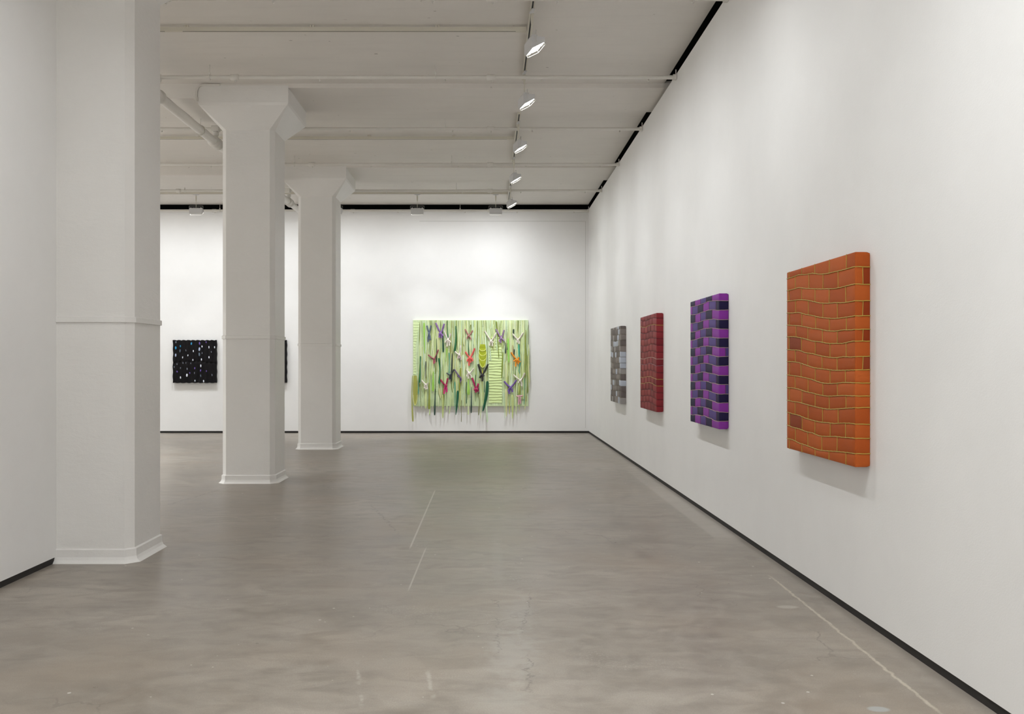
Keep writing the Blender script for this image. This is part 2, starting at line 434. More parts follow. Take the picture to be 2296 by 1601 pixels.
# ------------------------------------------------------------------ lighting tracks
TB = EYE + 3.392      # underside of the tracks
def track_bar(b, x0, x1, y0, y1, along_x):
    b.box(x0, x1, y0, y1, TB + .004, TB + .040)
    if along_x:
        b.box(x0, x1, y0, y0 + .012, TB, TB + .004); b.box(x0, x1, y1 - .012, y1, TB, TB + .004)
    else:
        b.box(x0, x0 + .012, y0, y1, TB, TB + .004); b.box(x1 - .012, x1, y0, y1, TB, TB + .004)
TY = [9.33*K, 13.81*K, 18.27*K]
ct_lab = ['cream cross track nearest the viewer, meeting the lamp track at the bright lamp',
          'cream cross track in the middle bay, seen between the columns',
          'cream cross track in the last bay, carrying the grey box lamps']
for y, lab in zip(TY, ct_lab):
    t = thing('cross_track', (0, y, TB), lab, 'lighting track', 'lighting tracks on the ceiling')
    b = MB(); track_bar(b, -9, .38, y-.019, y+.019, True); b.v = [(p[0], p[1]-y, p[2]-TB) for p in b.v]
    b.build('rail', M['track'], t)
    b = MB(); b.box(-9, .28, -.0065, .0065, .0005, .0055); b.build('slot', M['slot'], t, label='black slot under the track')
    b = MB(); b.box(-3.3, -3.12, -.0068, .0068, -.001, .006); b.build('joiner', M['track'], t)
    b = MB(); b.box(.28, .385, -.022, .022, -.004, .041); b.build('end_feed', M['track'], t)
    for x in [-8.2 + 1.28*k for k in range(7)]:
        b = MB()
        for s in (-.022, .004): b.box(x + s, x + s + .018, -.012, .012, .040, SLAB - TB + .001)
        b.build('clip', M['track'], t)
lt = [(7.9*K, 10.88*K, 'lamp track in the first bay, holding the brightest near lamps'),
      (12.42*K, 15.45*K, 'lamp track in the middle bay, behind the first deep beam'),
      (17.05*K, 19.0*K, 'short lamp track in the last bay, nearest the far wall')]
TX = .42
for y0, y1, lab in lt:
    t = thing('lamp_track', (TX, (y0+y1)/2, TB), lab, 'lighting track', 'lighting tracks on the ceiling')
    h = (y1-y0)/2
    b = MB(); track_bar(b, -.021, .021, -h, h, False); b.v = [(p[0], p[1], p[2]-TB) for p in b.v]; b.build('rail', M['track'], t)
    b = MB(); b.box(-.007, .007, -h + .02, h - .12, .0005, .0055); b.build('slot', M['slot'], t, label='black slot under the track')
    b = MB(); b.box(-.024, .024, h - .14, h + .04, -.006, .042); b.box(-.011, .011, h-.09, h-.07, -.009, -.006)
    b.build('end_feed', M['track'], t, bevel=.002)
    k = -h + .25
    while k < h - .2:
        b = MB(); b.box(-.014, .014, k, k + .018, .04, SLAB - TB + .001); b.build('clip', M['track'], t); k += .9

# ------------------------------------------------------------------ track lamps
def make_lamp(drop=.29):
    t = thing('track_lamp', (0, 0, 0), 'x', 'spotlight')
    b = MB(); b.box(-.055, .055, -.014, .014, -.016, 0); b.box(-.02, .02, -.012, .012, -.03, -.014)
    reg(t, b.build('adapter', M['lampwhite'], t, bevel=.002))
    b = MB(); b.tube([(0, 0, -.028), (0, 0, -.045), (0, 0, -.09), (0, 0, -.13), (0, 0, -.155)], [.008, .015, .0155, .012, .005], 12)
    b.tube([(0, 0, -.15), (0, 0, -drop + .03)], .005, 8)
    reg(t, b.build('stem', M['track'], t))
    b = MB(); w = .138; z0 = -drop + .052
    b.tube([(-w, 0, z0-.11), (-w, 0, z0), (w, 0, z0), (w, 0, z0-.11)], .0035, 6)
    reg(t, b.build('yoke', M['steel'], t))
    prof = [(-.045, 0), (-.045, -.098), (-.03, -.113), (.092, -.046), (.088, 0)]
    b = MB(); b.loft([[(x, y, z - drop) for y, z in prof] for x in (-.126, .126)])
    ho = reg(t, b.build('housing', M['lampwhite'], t, bevel=.003)); fix_normals(ho)
    b = MB()
    for k in range(11): b.box(-.06 + k*.012 - .002, -.06 + k*.012 + .002, -.035, .03, -drop, -drop + .017)
    for s in (-1, 1): b.box(s*.1-.018, s*.1+.018, -.03, .02, -drop, -drop + .018)
    reg(ho, b.build('cooling_fins', M['lampwhite'], ho))
    n = Vector((0, .0625, -.114)).normalized()*.0015
    A = Vector((0, -.024, -.1097)) + n; B = Vector((0, .086, -.0493)) + n
    b = MB(); b.add([(-.112, A.y, A.z-drop), (.112, A.y, A.z-drop), (.112, B.y, B.z-drop), (-.112, B.y, B.z-drop)], [(0,1,2,3)])
    b.add([(-.112, A.y-n.y, A.z-n.z-drop), (.112, A.y-n.y, A.z-n.z-drop), (.112, B.y-n.y, B.z-n.z-drop), (-.112, B.y-n.y, B.z-n.z-drop)], [(3,2,1,0)])
    reg(ho, b.build('lens', M['lens'], ho, label='bright white glowing lens'))
    b = MB(); nn = n.normalized()
    fr = [(-.118, A), (.118, A), (.118, B), (-.118, B), (-.118, A)]
    b.tube([(x, p.y + nn.y*.022, p.z + nn.z*.022 - drop) for x, p in fr], .0028, 6)
    for x, p in fr[:4]: b.tube([(x, p.y, p.z - drop), (x, p.y + nn.y*.022, p.z + nn.z*.022 - drop)], .0025, 6)
    reg(ho, b.build('accessory_frame', M['steel'], ho))
    return t
DROP = .29
LENSC = Vector((0, .031, -.080 - DROP)) + Vector((0, .0625, -.114)).normalized()*.012
def area(name, loc, direction, sx, sy, power, col=(1, .965, .92), spread=138):
    l = bpy.data.lights.new(name, 'AREA'); l.shape = 'RECTANGLE'; l.size = sx; l.size_y = sy
    l.energy = power; l.color = col; l.spread = math.radians(spread)
    o = bpy.data.objects.new(name, l); C.objects.link(o); o.location = loc
    o.rotation_euler = Vector(direction).to_track_quat('-Z', 'Y').to_euler()
    return o
WCOL = (.955, .985, 1); BCOL = (.945, .975, 1)
P_R, P_B, P_L, P_N = 16, 19.5, 15.5, 60
proto = make_lamp(DROP)
rl = [(8.77, 'brightest track lamp, nearest the viewer, hanging at the first cross track'),
      (10.62, 'second track lamp from the viewer, hanging in front of the first deep beam'),
      (12.82, 'third track lamp of the diagonal row, hanging by the middle cross track'),
      (15.02, 'fourth track lamp of the diagonal row, in front of the second deep beam'),
      (17.42, 'smallest track lamp in the diagonal row, nearest the dark gap over the far wall')]
first = True
for z, lab in rl:
    o = proto if first else copy_tree(proto); first = False
    y = z*K; o.location = (TX, y, TB); o.rotation_euler = (0, 0, -PI/2 + .22)
    tag(o, lab, 'spotlight', 'lamps washing the right wall')
    d = Vector((.085, 0, -.09)).normalized()
    q = Vector((TX + LENSC.y*math.cos(.22), y + LENSC.y*math.sin(.22), TB + LENSC.z))
    area('wall_wash_light', q, (.40, 0, -.92), .09, .045, P_R*.72, WCOL, 150)
    area('wall_wash_light', q, (.40, 0, -.92), .09, .045, P_R*.14, WCOL, 75)
for x, lab in ((-5.84, 'grey box lamp with yoke above the black square work'),
               (-3.05, 'grey box lamp mostly hidden behind the farthest column'),
               (-1.42, 'grey box lamp hanging above the left edge of the green work'),
               (.147, 'grey box lamp above the right side of the green work, beside the lamp row')):
    o = copy_tree(proto); o.location = (x, TY[2], TB); o.rotation_euler = (0, 0, 0)
    tag(o, lab, 'spotlight', 'box lamps washing the far wall')
for x, f in ((-8.4, .8), (-7.1, .75), (-5.84, .85), (-4.4, .75), (-3.05, .8), (-1.42, .95), (.147, 1.4)):
    q = Vector((x, TY[2] + LENSC.y, TB + LENSC.z))
    area('wall_wash_light', q, (0, .50, -.86), .09, .045, P_B*f*.62, BCOL, 148)
    area('wall_wash_light', q, (0, .34, -.94), .09, .045, P_B*f*.22, BCOL, 62)
# unseen lamps continuing the right row and along the left wall, outside the frame
for y, f in ((6.8, .84), (4.4, .5), (2.2, .6), (.1, .8), (-2.2, .8)):
    area('wall_wash_light', (TX + .043, y, TB - .36), (.40, 0, -.92), .09, .045, P_R*f, WCOL)
for y in (5.0, 2.6, .2, -2.2):
    area('wall_wash_light', (-1.55, y, TB - .36), (-.36, 0, -.93), .20, .09, P_L, WCOL)
for x in (-2.2, 0, 1.4):  # added fill lights behind the viewer, no lamps known there
    area('wall_wash_light', (x, YF + 1.7, TB - .36), (0, -.36, -.93), .20, .09, P_N, WCOL)
for y in (6, 9.5, 13, 16.5):  # added unseen lights that brighten the side aisle
    area('wall_wash_light', (XW + 1.8, y, TB - .36), (-.36, 0, -.93), .20, .09, P_N, WCOL)
for x in (-9, -6.5):  # more added lights for the aisle, also unseen
    area('wall_wash_light', (x, YS + 1.8, TB - .36), (0, -.36, -.93), .20, .09, P_N, WCOL)

for x, y in ((.3, -2.5), (.4, .6), (.7, 3.2), (-7, 7.5), (-7, 11), (-7, 14.5), (-9.5, 9), (-9.5, 13)):  # added unseen downlights that raise the ambient level
    area('ambient_fill', (x, y, SLAB - .12), (0, 0, -1), .5, .5, 27 if x > -3 else 80, WCOL, 112)

# ------------------------------------------------------------------ brick-patterned panels on the right wall
def satin(name, c, r=.5, v=.04):
    return mat(name, rgb(*c), r, vary=v, vscale=5, bump=.2, bscale=90, spec=.1)
def panel(label, p_near, p_far, ht, hb, nrow, seam_far, seam_near, bricks, palette, pick, cordmat, vcord, cord_r, side_pick, wave, backmat, cordsel=None):
    y0 = F / p_far; y1 = F / p_near        # far, near along the wall
    Lp = y0 - y1; T = .084
    zb, zt = EYE + hb, EYE + ht; H = zt - zb
    t = thing('wall_panel', (XR, (y0 + y1)/2, zb), label, 'artwork', 'brick-patterned panels on the right wall')
    ox, oy, oz = XR, (y0+y1)/2, zb
    R = .022
    def P(s, v, n=0.):
        """s runs from the far edge over the front to the near side; v is 0..1 bottom to top"""
        z = v * H
        if s <= Lp:
            e = max(0., R*.35 - max(s, 0)) ; x = -T - n + e*.3; y = (y0 - s)
        else:
            q = s - Lp; x = -T + q; y = y1 - n
            k = max(0., q - (T - .022)) / .022      # softened corner against the wall
            cut = .016 * (1 - math.sqrt(max(0, 1 - k*k)))
            z = min(z, H - cut); z = max(z, cut)
        return (x, y - oy, z)
    # stretched body under the bricks
    b = MB(); seg = [(-T, y0), (-T, y1)]
    rings = []
    for s in [0, Lp] + [Lp + T*k/8 for k in range(1, 9)]:
        lo = P(s, 0); hi = P(s, 1); rings.append((lo, hi))
    o0 = len(b.v)
    vs = []; fs = []
    for lo, hi in rings:
        nb = .0022
        vs += [(lo[0] + (nb if lo[0] < -T+.001 else 0), lo[1] + nb, lo[2] + nb), (hi[0] + (nb if hi[0] < -T+.001 else 0), hi[1] + nb, hi[2] - nb)]
    n = len(rings)
    for i in range(n-1): fs.append((2*i, 2*i+2, 2*i+3, 2*i+1))
    vs += [(-.001, y0-oy, .002), (-.001, y0-oy, H-.002)]
    fs.append((2*n, 0, 1, 2*n+1)); fs.append((2*(n-1), 2*n, 2*n+1, 2*n-1))
    fs.append(tuple([2*i for i in range(n)][::-1] + [2*n][:0]) + (2*n,)); fs.append(tuple([2*i+1 for i in range(n)]) + (2*n+1,))
    b.add(vs, fs); body = b.build('stretcher_body', backmat, t)
    fix_normals(body)
    S = Lp + T
    rnd = random.Random(hash(label) % 1000 if False else len(label)*7 + nrow)
    ph = rnd.random()*6
    knots = [[rnd.uniform(-1, 1) for _ in range(12)] for _ in range(nrow+1)]
    def seam(r, s):     # height fraction of seam r (0 = top edge) at s
        if r <= 0: return 1.0
        if r >= nrow: return 0.0
        a = min(s / Lp, 1.0)
        f = seam_far[r-1]*(1-a) + seam_near[r-1]*a
        q = s / S * 10; i = int(q); w = q - i
        j = knots[r][i]*(1-w) + knots[r][i+1]*w
        f += (wave*math.sin(a*6.0 + ph + r*.11) + .0035*j) / 1.0
        return 1 - f
    # bricks, one mesh
    b = MB(); g = .0022
    vseams = []
    for r in range(nrow):
        edges = sorted(bricks(r, rnd)); edges = [e for e in edges if .01 < e < S - .012]
        ed = [0.0] + edges + [S]
        for k in range(len(ed)-1):
            s0, s1 = ed[k], ed[k+1]
            mi = pick(r, k, rnd) if s0 < Lp - .02 else side_pick(r, k, rnd, pick(r, k, rnd))
            ns = max(2, int((s1-s0)/.03)); cols = []
            tilt0 = 0
            ss = [s0 + g + (s1 - s0 - 2*g)*q/ns for q in range(ns+1)]
            if s0 < Lp < s1:
                ss = sorted(ss + [Lp - .004, Lp, Lp + .004])
            for s in ss:
                vt, vb = seam(r, s), seam(r+1, s)
                vt -= g/H; vb += g/H
                es = min(1.0, min(s - s0, s1 - s)/.02)
                prof = [(0, 0), (.1, .7), (.35, 1), (.65, 1), (.9, .7), (1, 0)]
                col = []
                for q, w in prof:
                    nn = .0035*w*math.sqrt(max(es, 0)) + .0002
                    if abs(s-Lp) < .01: nn *= .5
                    col.append(P(s, vb + (vt-vb)*q, nn if s < S - .004 else .0))
                cols.append(col)
            o = len(b.v)
            fs = []; m_ = 6
            for i in range(len(cols)-1):
                for j in range(m_-1):
                    fs.append((i*m_+j, i*m_+j+1, (i+1)*m_+j+1, (i+1)*m_+j))
            b.add([p for c_ in cols for p in c_], fs, mi, True)
            if k: vseams.append((r, s0))
    cov = b.build('brick_cover', palette, t)
    # cords between rows: one part each
    for r in range(1, nrow):
        pts = []
        nst = 60
        for q in range(nst+1):
            s = S*q/nst
            pts.append(P(s, seam(r, s) + .0006*math.sin(q*2.1 + r), .0028))
        cm = cordmat(r) if callable(cordmat) else cordmat
        b = MB(); b.tube(pts, cord_r if not callable(cord_r) else cord_r(r), 6)
        b.build('seam_cord', cm, t)
    b = MB()
    for r, s in vseams:
        vt, vb = seam(r, s), seam(r+1, s)
        lean = rnd.uniform(-.004, .004)
        b.tube([P(s + lean*(q/4-.5), vb + (vt-vb)*q/4, .0024) for q in range(5)], (cord_r(r) if callable(cord_r) else cord_r)*.75, 5)
    b.build('cross_seams', vcord, t)
    return t

def stagger(w, off, jit=.012, side=None, side_rows=()):
    def f(r, rnd):
        e = []; s = off[r % 2]
        while s < 1.22 - .03:
            e.append(s + rnd.uniform(-jit, jit)); s += w
        if r in side_rows: e.append(1.22 + .04)
        return e
    return f
# orange
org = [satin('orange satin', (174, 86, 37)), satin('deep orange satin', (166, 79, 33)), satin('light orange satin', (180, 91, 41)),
       satin('rust satin', (138, 62, 34)), satin('shaded orange side satin', (138, 56, 25))]  # last one is the orange with the near side's shade put in
gold = mat('gold cord', rgb(176, 150, 62), .4, vary=.15, vscale=40)
sfar = [.038,.108,.17,.238,.307,.376,.448,.514,.589,.662,.738,.805,.881,.955]
snear = [.07,.15,.227,.302,.363,.4225,.491,.553,.616,.674,.733,.81,.872,.946]
def pick_o(r, k, rnd):
    if (r, k) in ((6, 1), (12, 1)): return 3
    return rnd.choice([0, 0, 1, 2, 0, 1])
panel('orange brick-patterned panel with gold cords, nearest on the right wall', 393.6, 669.4/2.091, .640, -.590, 15, sfar, snear,
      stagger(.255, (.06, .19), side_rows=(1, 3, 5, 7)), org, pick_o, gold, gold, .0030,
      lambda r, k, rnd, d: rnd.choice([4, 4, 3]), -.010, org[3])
# purple
pur = [satin('bright purple satin', (132, 54, 152)), satin('slate purple satin', (82, 64, 126)), satin('navy satin', (36, 29, 64)), satin('shaded side purple', (98, 28, 126))]  # last one is the purple darkened for the shaded near side
cream = mat('cream pink cord', rgb(190, 165, 150), .5, vary=.2, vscale=30)
maroon = mat('maroon seam', rgb(112, 60, 84), .5, vary=.2, vscale=30)
def pick_p(r, k, rnd):
    seq = [2, 0, 1, 2, 0, 0] if r % 2 == 0 else [0, 1, 2, 0, 1, 2]
    return seq[min(k, 5)]
def br_p(r, rnd):
    offs = (.235, .465, .70, .945) if r % 2 == 0 else (.115, .35, .585, .82, 1.10)
    e = [o + rnd.uniform(-.008, .008) for o in offs]
    if r in (6, 10): e.append(1.22 + .045)
    return e
sp_ = [ (k+.6)/14.7 for k in range(14)]
panel('purple and navy checkered panel, second from the right on the right wall', 247.7, 453/2.091, .6407, -.5935, 15, [.035+.0695*k for k in range(14)], [.055+.0675*k for k in range(14)],
      br_p, pur, pick_p, cream, maroon, .0022,
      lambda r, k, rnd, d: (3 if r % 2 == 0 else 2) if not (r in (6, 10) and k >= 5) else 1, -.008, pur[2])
# red
red = [satin('brick red satin', (134, 46, 52)), satin('dark red satin', (122, 40, 47)), satin('light red satin', (142, 52, 57)), satin('crimson shaded side satin', (92, 12, 22), .4)]  # side crimson is partly its own red, partly shade put into colour
dkred = mat('dark red seam', rgb(58, 18, 24), .6, vary=.1)
cr = {2: gold, 3: dkred, 7: cream, 8: mat('mauve cord', rgb(140, 100, 110), .5), 10: gold, 11: gold}
panel('dark red brick-patterned panel between the grey and the purple panels', 180.5, 341.5/2.095, .6355, -.6006, 15, [.03+.0685*k for k in range(14)], [.06+.067*k for k in range(14)],
      stagger(.245, (.10, .22)), red, lambda r, k, rnd: rnd.choice([0, 1, 2, 0]),
      lambda r: cr.get(r, dkred), dkred, lambda r: .0028 if r in cr and r != 3 else .0016,
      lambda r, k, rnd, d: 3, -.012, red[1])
# grey
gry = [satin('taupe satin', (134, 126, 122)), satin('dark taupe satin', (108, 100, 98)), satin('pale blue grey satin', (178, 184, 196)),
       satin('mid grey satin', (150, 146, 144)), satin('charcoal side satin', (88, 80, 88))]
tan = mat('tan seam', rgb(120, 108, 90), .5, vary=.2, vscale=30)
lightrows = (1, 5, 7, 11)
def pick_g(r, k, rnd):
    return rnd.choice([0, 1, 2, 3, 0, 1]) if (r + k) % 3 else (2 if (r*5 + k*3) % 4 == 0 else 1)
panel('small-looking grey checkered panel, farthest on the right wall', 142.0, 274.6/2.095, .6037, -.633, 14, [.02+.0745*k for k in range(13)], [.045+.073*k for k in range(13)],
      stagger(.19, (.08, .17)), gry, pick_g, tan, tan, .0020,
      lambda r, k, rnd, d: 2 if r in lightrows else 4, -.008, gry[1])

# ------------------------------------------------------------------ black works on the far wall
blk = mat('black crushed fabric', rgb(17, 15, 17), .8, spec=.2, vary=.4, vscale=14, bump=.5, bscale=60)
def black_work(px0, px1, label, ovals):
    p = 103.6; x0 = (px0-VX)/p; x1 = (px1-VX)/p; z0 = EYE - .41; z1 = EYE + .513
    t = thing('ruffled_square', (x0, YB, z0), label, 'artwork', 'black ruffled works on the far wall')
    W, H, T = x1-x0, z1-z0, .075
    rnd = random.Random(int(px0)); NX, NZ = 70, 60
    def fr(u, v):
        band = 0 if v > .475 + .02*math.sin(u*4) else 1
        k = math.sin(u*W*62 + band*2 + .9*math.sin(v*7 + u*5)) * .010 + noise.noise(Vector((u*9, v*3, band*4.)))*.012
        d = abs(v - (.475 + .02*math.sin(u*4)))
        k -= max(0, .012 - d*.4)
        return T + k
    b = MB(); vs = []; fs = []
    for i in range(NX+1):
        for j in range(NZ+1):
            u, v = i/NX, j/NZ
            e = 0
            zz = v*H
            if j == NZ: zz += .006*math.sin(u*W*62)
            if j == 0: zz += .005*math.sin(u*W*50)
            vs.append((u*W + (.004*math.sin(v*30) if i in (0, NX) else 0), -fr(u, v), zz))
    for i in range(NX):
        for j in range(NZ):
            a = i*(NZ+1)+j; fs.append((a, a+NZ+1, a+NZ+2, a+1))
    b.add(vs, fs, 0, True)
    def rim(idx):
        pts = [vs[k] for k in idx]; n = len(pts)
        b.add(pts + [(q[0], -.0012, q[2]) for q in pts], [(k, k+1, n+k+1, n+k) for k in range(n-1)], 0)
    rim([i*(NZ+1) for i in range(NX+1)]); rim([i*(NZ+1)+NZ for i in range(NX+1)][::-1])
    rim([j for j in range(NZ+1)][::-1]); rim([NX*(NZ+1)+j for j in range(NZ+1)])
    o = b.build('ruffled_cover', blk, t); fix_normals(o)
    b = MB(); b.box(.01, W-.01, -T + .03, -.0012, .01, H-.01); b.build('stretcher', blk, t)
    for (ox, oy, rx, ry, m) in ovals:
        u = (ox - px0)/(px1-px0); v = 1 - (oy - 763)/(858.0-763)
        u = min(max(u, .03), .97); v = min(max(v, .03), .97)
        b = MB(); b.blob((0, 0, 0), rx/p, .006, ry/p, 0, 12, 8)
        q = b.build('oval_inset', m, t); q.location = (u*W, -fr(u, v) - .003, v*H); q.rotation_euler = (0, rnd.uniform(-.15, .15), 0)
    return t
om = {'w': mat('pale oval', rgb(232, 236, 248), .4, vary=.03), 'b': mat('blue oval', rgb(38, 148, 200), .4, vary=.05), 's': mat('slate oval', rgb(88, 104, 118), .45, vary=.05),
      'p': mat('violet oval', rgb(112, 84, 176), .45, vary=.05), 'g': mat('grey oval', rgb(120, 126, 140), .5, vary=.05), 'l': mat('lavender grey oval', rgb(172, 184, 214), .45, vary=.05)}
ovl = [(265,293,14,26,'g'),(262,430,22,36,'b'),(372,388,14,26,'b'),(640,328,16,32,'b'),(828,320,18,34,'p'),(990,293,12,22,'p'),(896,396,13,24,'w'),
 (1056,413,12,30,'w'),(1189,415,12,27,'w'),(368,500,16,38,'s'),(262,604,18,40,'l'),(503,488,8,24,'g'),(686,504,12,26,'w'),(824,460,23,44,'l'),
 (822,583,22,44,'s'),(897,552,8,24,'g'),(1116,524,9,20,'g'),(558,608,11,22,'w'),(428,655,11,26,'w'),(678,717,12,22,'w'),(881,706,13,30,'w'),
 (1058,652,14,28,'w'),(298,816,10,20,'g'),(228,884,9,22,'g'),(440,788,10,24,'g'),(505,786,8,22,'g'),(624,796,8,20,'g'),(374,907,11,22,'g'),
 (540,928,12,28,'g'),(718,912,14,26,'p'),(868,856,14,34,'w'),(860,967,14,28,'p'),(300,993,14,22,'p'),(597,1027,10,22,'p'),(1000,980,11,20,'p'),
 (710,1026,10,26,'g'),(535,1080,20,38,'w'),(862,1093,13,30,'s'),(1130,1073,10,26,'g'),(382,1133,13,30,'w'),(728,1210,11,24,'w'),(929,1220,15,30,'w')]
ov = [(370 + x/10.68, 740 + y/10.68, rx/10.68, ry/10.68, om[c]) for x, y, rx, ry, c in ovl]
black_work(388.2, 485.2, 'black ruffled square dotted with blue, violet and white ovals, left on the far wall', ov)
r2 = random.Random(5)
ov2 = [(548 + r2.random()*60, 768 + r2.random()*86, 1.1, 2.3, om[r2.choice('wwgpg')]) for _ in range(16)]
black_work(546.0, 642.6, 'black ruffled work almost hidden behind the middle column', ov2)

# ------------------------------------------------------------------ the green work
PG = F / (YB - .06)
def gx(x): return (x - VX)/PG
def gz(y): return EYE + (VY - y)/PG
GX, GZ = gx(926), gz(911)
T = .055
t = thing('green_work', (GX, YB, GZ), 'large pale green canvas of hanging fabric strips and knotted bows on the far wall', 'artwork')
def gp(x, y, n=0.): return (gx(x) - GX, -T - n, gz(y) - GZ)
fabc = {}
def fab(c, rough=.45):
    k = tuple(c) + (rough,)
    if k not in fabc: fabc[k] = mat('fabric %d %d %d' % tuple(c), rgb(*c), rough, vary=.08, vscale=9, bump=.3, bscale=120, sheen=.1)
    return fabc[k]
cv = fab((206, 224, 178)); cv2 = fab((198, 217, 168)); seamd = fab((128, 146, 104))
W = gx(1184.5) - GX; H = gz(717.5) - GZ
b = MB(); b.box(0, W, -T, -.001, 0, H)
b.build('canvas', cv, t, bevel=.006)
# pieced cloth on the canvas face
b = MB(); rg = random.Random(3)
x = 927.0
while x < 1183:
    w = rg.uniform(6, 11); y = 719.0; x1 = min(x + w, 1183.6)
    while y < 909:
        h = rg.uniform(12, 34); y1 = min(y + h, 909.6)
        b.add([gp(x+.25, y+.25, .0015), gp(x1-.25, y+.25, .0015), gp(x1-.25, y1-.25, .0015), gp(x+.25, y1-.25, .0015)], [(3, 2, 1, 0)], rg.choice([0, 0, 1, 2]))
        y = y1
    x = x1
b.build('patchwork', [cv, cv2, fab((211, 228, 188))], t)
b = MB()
x = 927.0
for k in range(30):
    x += rg.uniform(7, 10)
    if x > 1183: break
    b.tube([gp(x + .4*math.sin(q), 718.5 + q*19, .0015) for q in range(11)], .0022, 4)
for k in range(120):
    x = rg.uniform(928, 1176); y = rg.uniform(722, 908)
    b.tube([gp(x, y, .0015), gp(x + rg.uniform(5, 9), y + rg.uniform(-.4, .4), .0015)], .002, 4)
b.build('seams', seamd, t)
# pleated panels
def pleats(x0f, x1f, ya, yb_, n, m, amp=.011):
    b = MB(); vs = []; NX = 6; NY = n*8
    for j in range(NY+1):
        v = j/NY; y = ya + (yb_-ya)*v
        for i in range(NX+1):
            u = i/NX; x = x0f(v)*(1-u) + x1f(v)*u
            ph = (v*n + .08*math.sin(u*4 + int(v*n))) % 1.0
            nn = .004 + amp*(ph**2.2)
            vs.append(gp(x, y + .5*math.sin(u*3+int(v*n)*1.3), nn))
    fs = [(j*(NX+1)+i, (j+1)*(NX+1)+i, (j+1)*(NX+1)+i+1, j*(NX+1)+i+1) for j in range(NY) for i in range(NX)]
    b.add(vs, fs, 0, False); o = b.build('pleated_panel', m, t); return o
pleats(lambda v: 1096.5, lambda v: 1125.5, 752, 903, 24, fab((204, 222, 156)))
pleats(lambda v: 927, lambda v: 941 - 10*min(1, v*2.2) + 2*v, 722, 840, 19, fab((206, 224, 168)), .006)

def smooth(pts, k=5):
    out = []
    n = len(pts)
    for i in range(n-1):
        p0 = pts[max(i-1,0)]; p1 = pts[i]; p2 = pts[i+1]; p3 = pts[min(i+2,n-1)]
        for q in range(k):
            s = q/k
            out.append(tuple(.5*((2*p1[d]) + (-p0[d]+p2[d])*s + (2*p0[d]-5*p1[d]+4*p2[d]-p3[d])*s*s + (-p0[d]+3*p1[d]-3*p2[d]+p3[d])*s**3) for d in range(len(p1))))
    out.append(tuple(pts[-1])); return out
def ribbon(b, pts, w, n0=.012, thick=.005, taper=.5, tip=.25, mi=0, twist=0., seedv=0.):
    tip = min(1, tip + .15)
    """pts in photo pixels on the canvas plane, w in pixels"""
    sp = smooth(pts); N = len(sp); rings = []
    for i, (x, y) in enumerate(sp):
        a = sp[max(i-1,0)]; c = sp[min(i+1,N-1)]
        dx, dy = c[0]-a[0], c[1]-a[1]; l = math.hypot(dx, dy) or 1
        nx, ny = -dy/l, dx/l
        u = i/(N-1)
        ww = w/2*(min(1, taper + u*14) if taper < 1 else 1) * (1 if u < .86 else 1 - (1-tip)*(u-.86)/.14)
        cz = (.72 + .28*math.cos(u*3*twist + seedv)) if twist else 1
        hw = ww*cz
        nn = n0 + .004*math.sin(u*7 + seedv)
        fold = .35*math.sin(u*5+seedv)
        th = thick
        rings.append([gp(x - nx*hw, y - ny*hw, nn), gp(x + nx*hw*(fold-.5), y + ny*hw*(fold-.5), nn + th*.7), gp(x + nx*hw*fold, y + ny*hw*fold, nn + th*1.5),
                      gp(x + nx*hw, y + ny*hw, nn), gp(x, y, nn - th*.4)])
    b.loft(rings, mi, True, False)
def strip(pts, w, c, n0=.014, tip=.35, label=None, top=.7, rough=.45):
    b = MB(); sd = (pts[0][0]*7.3) % 6
    ribbon(b, pts, w, n0, .005, top, tip, 0, 1.2, sd)
    o = b.build('fabric_strip', fab(c, rough), t)
    if label: o['label'] = label
    return o
DG, MG, OL, LM, TL, DK = (0, 104, 58), (20, 92, 58), (124, 134, 36), (156, 206, 84), (84, 164, 144), (34, 46, 40)
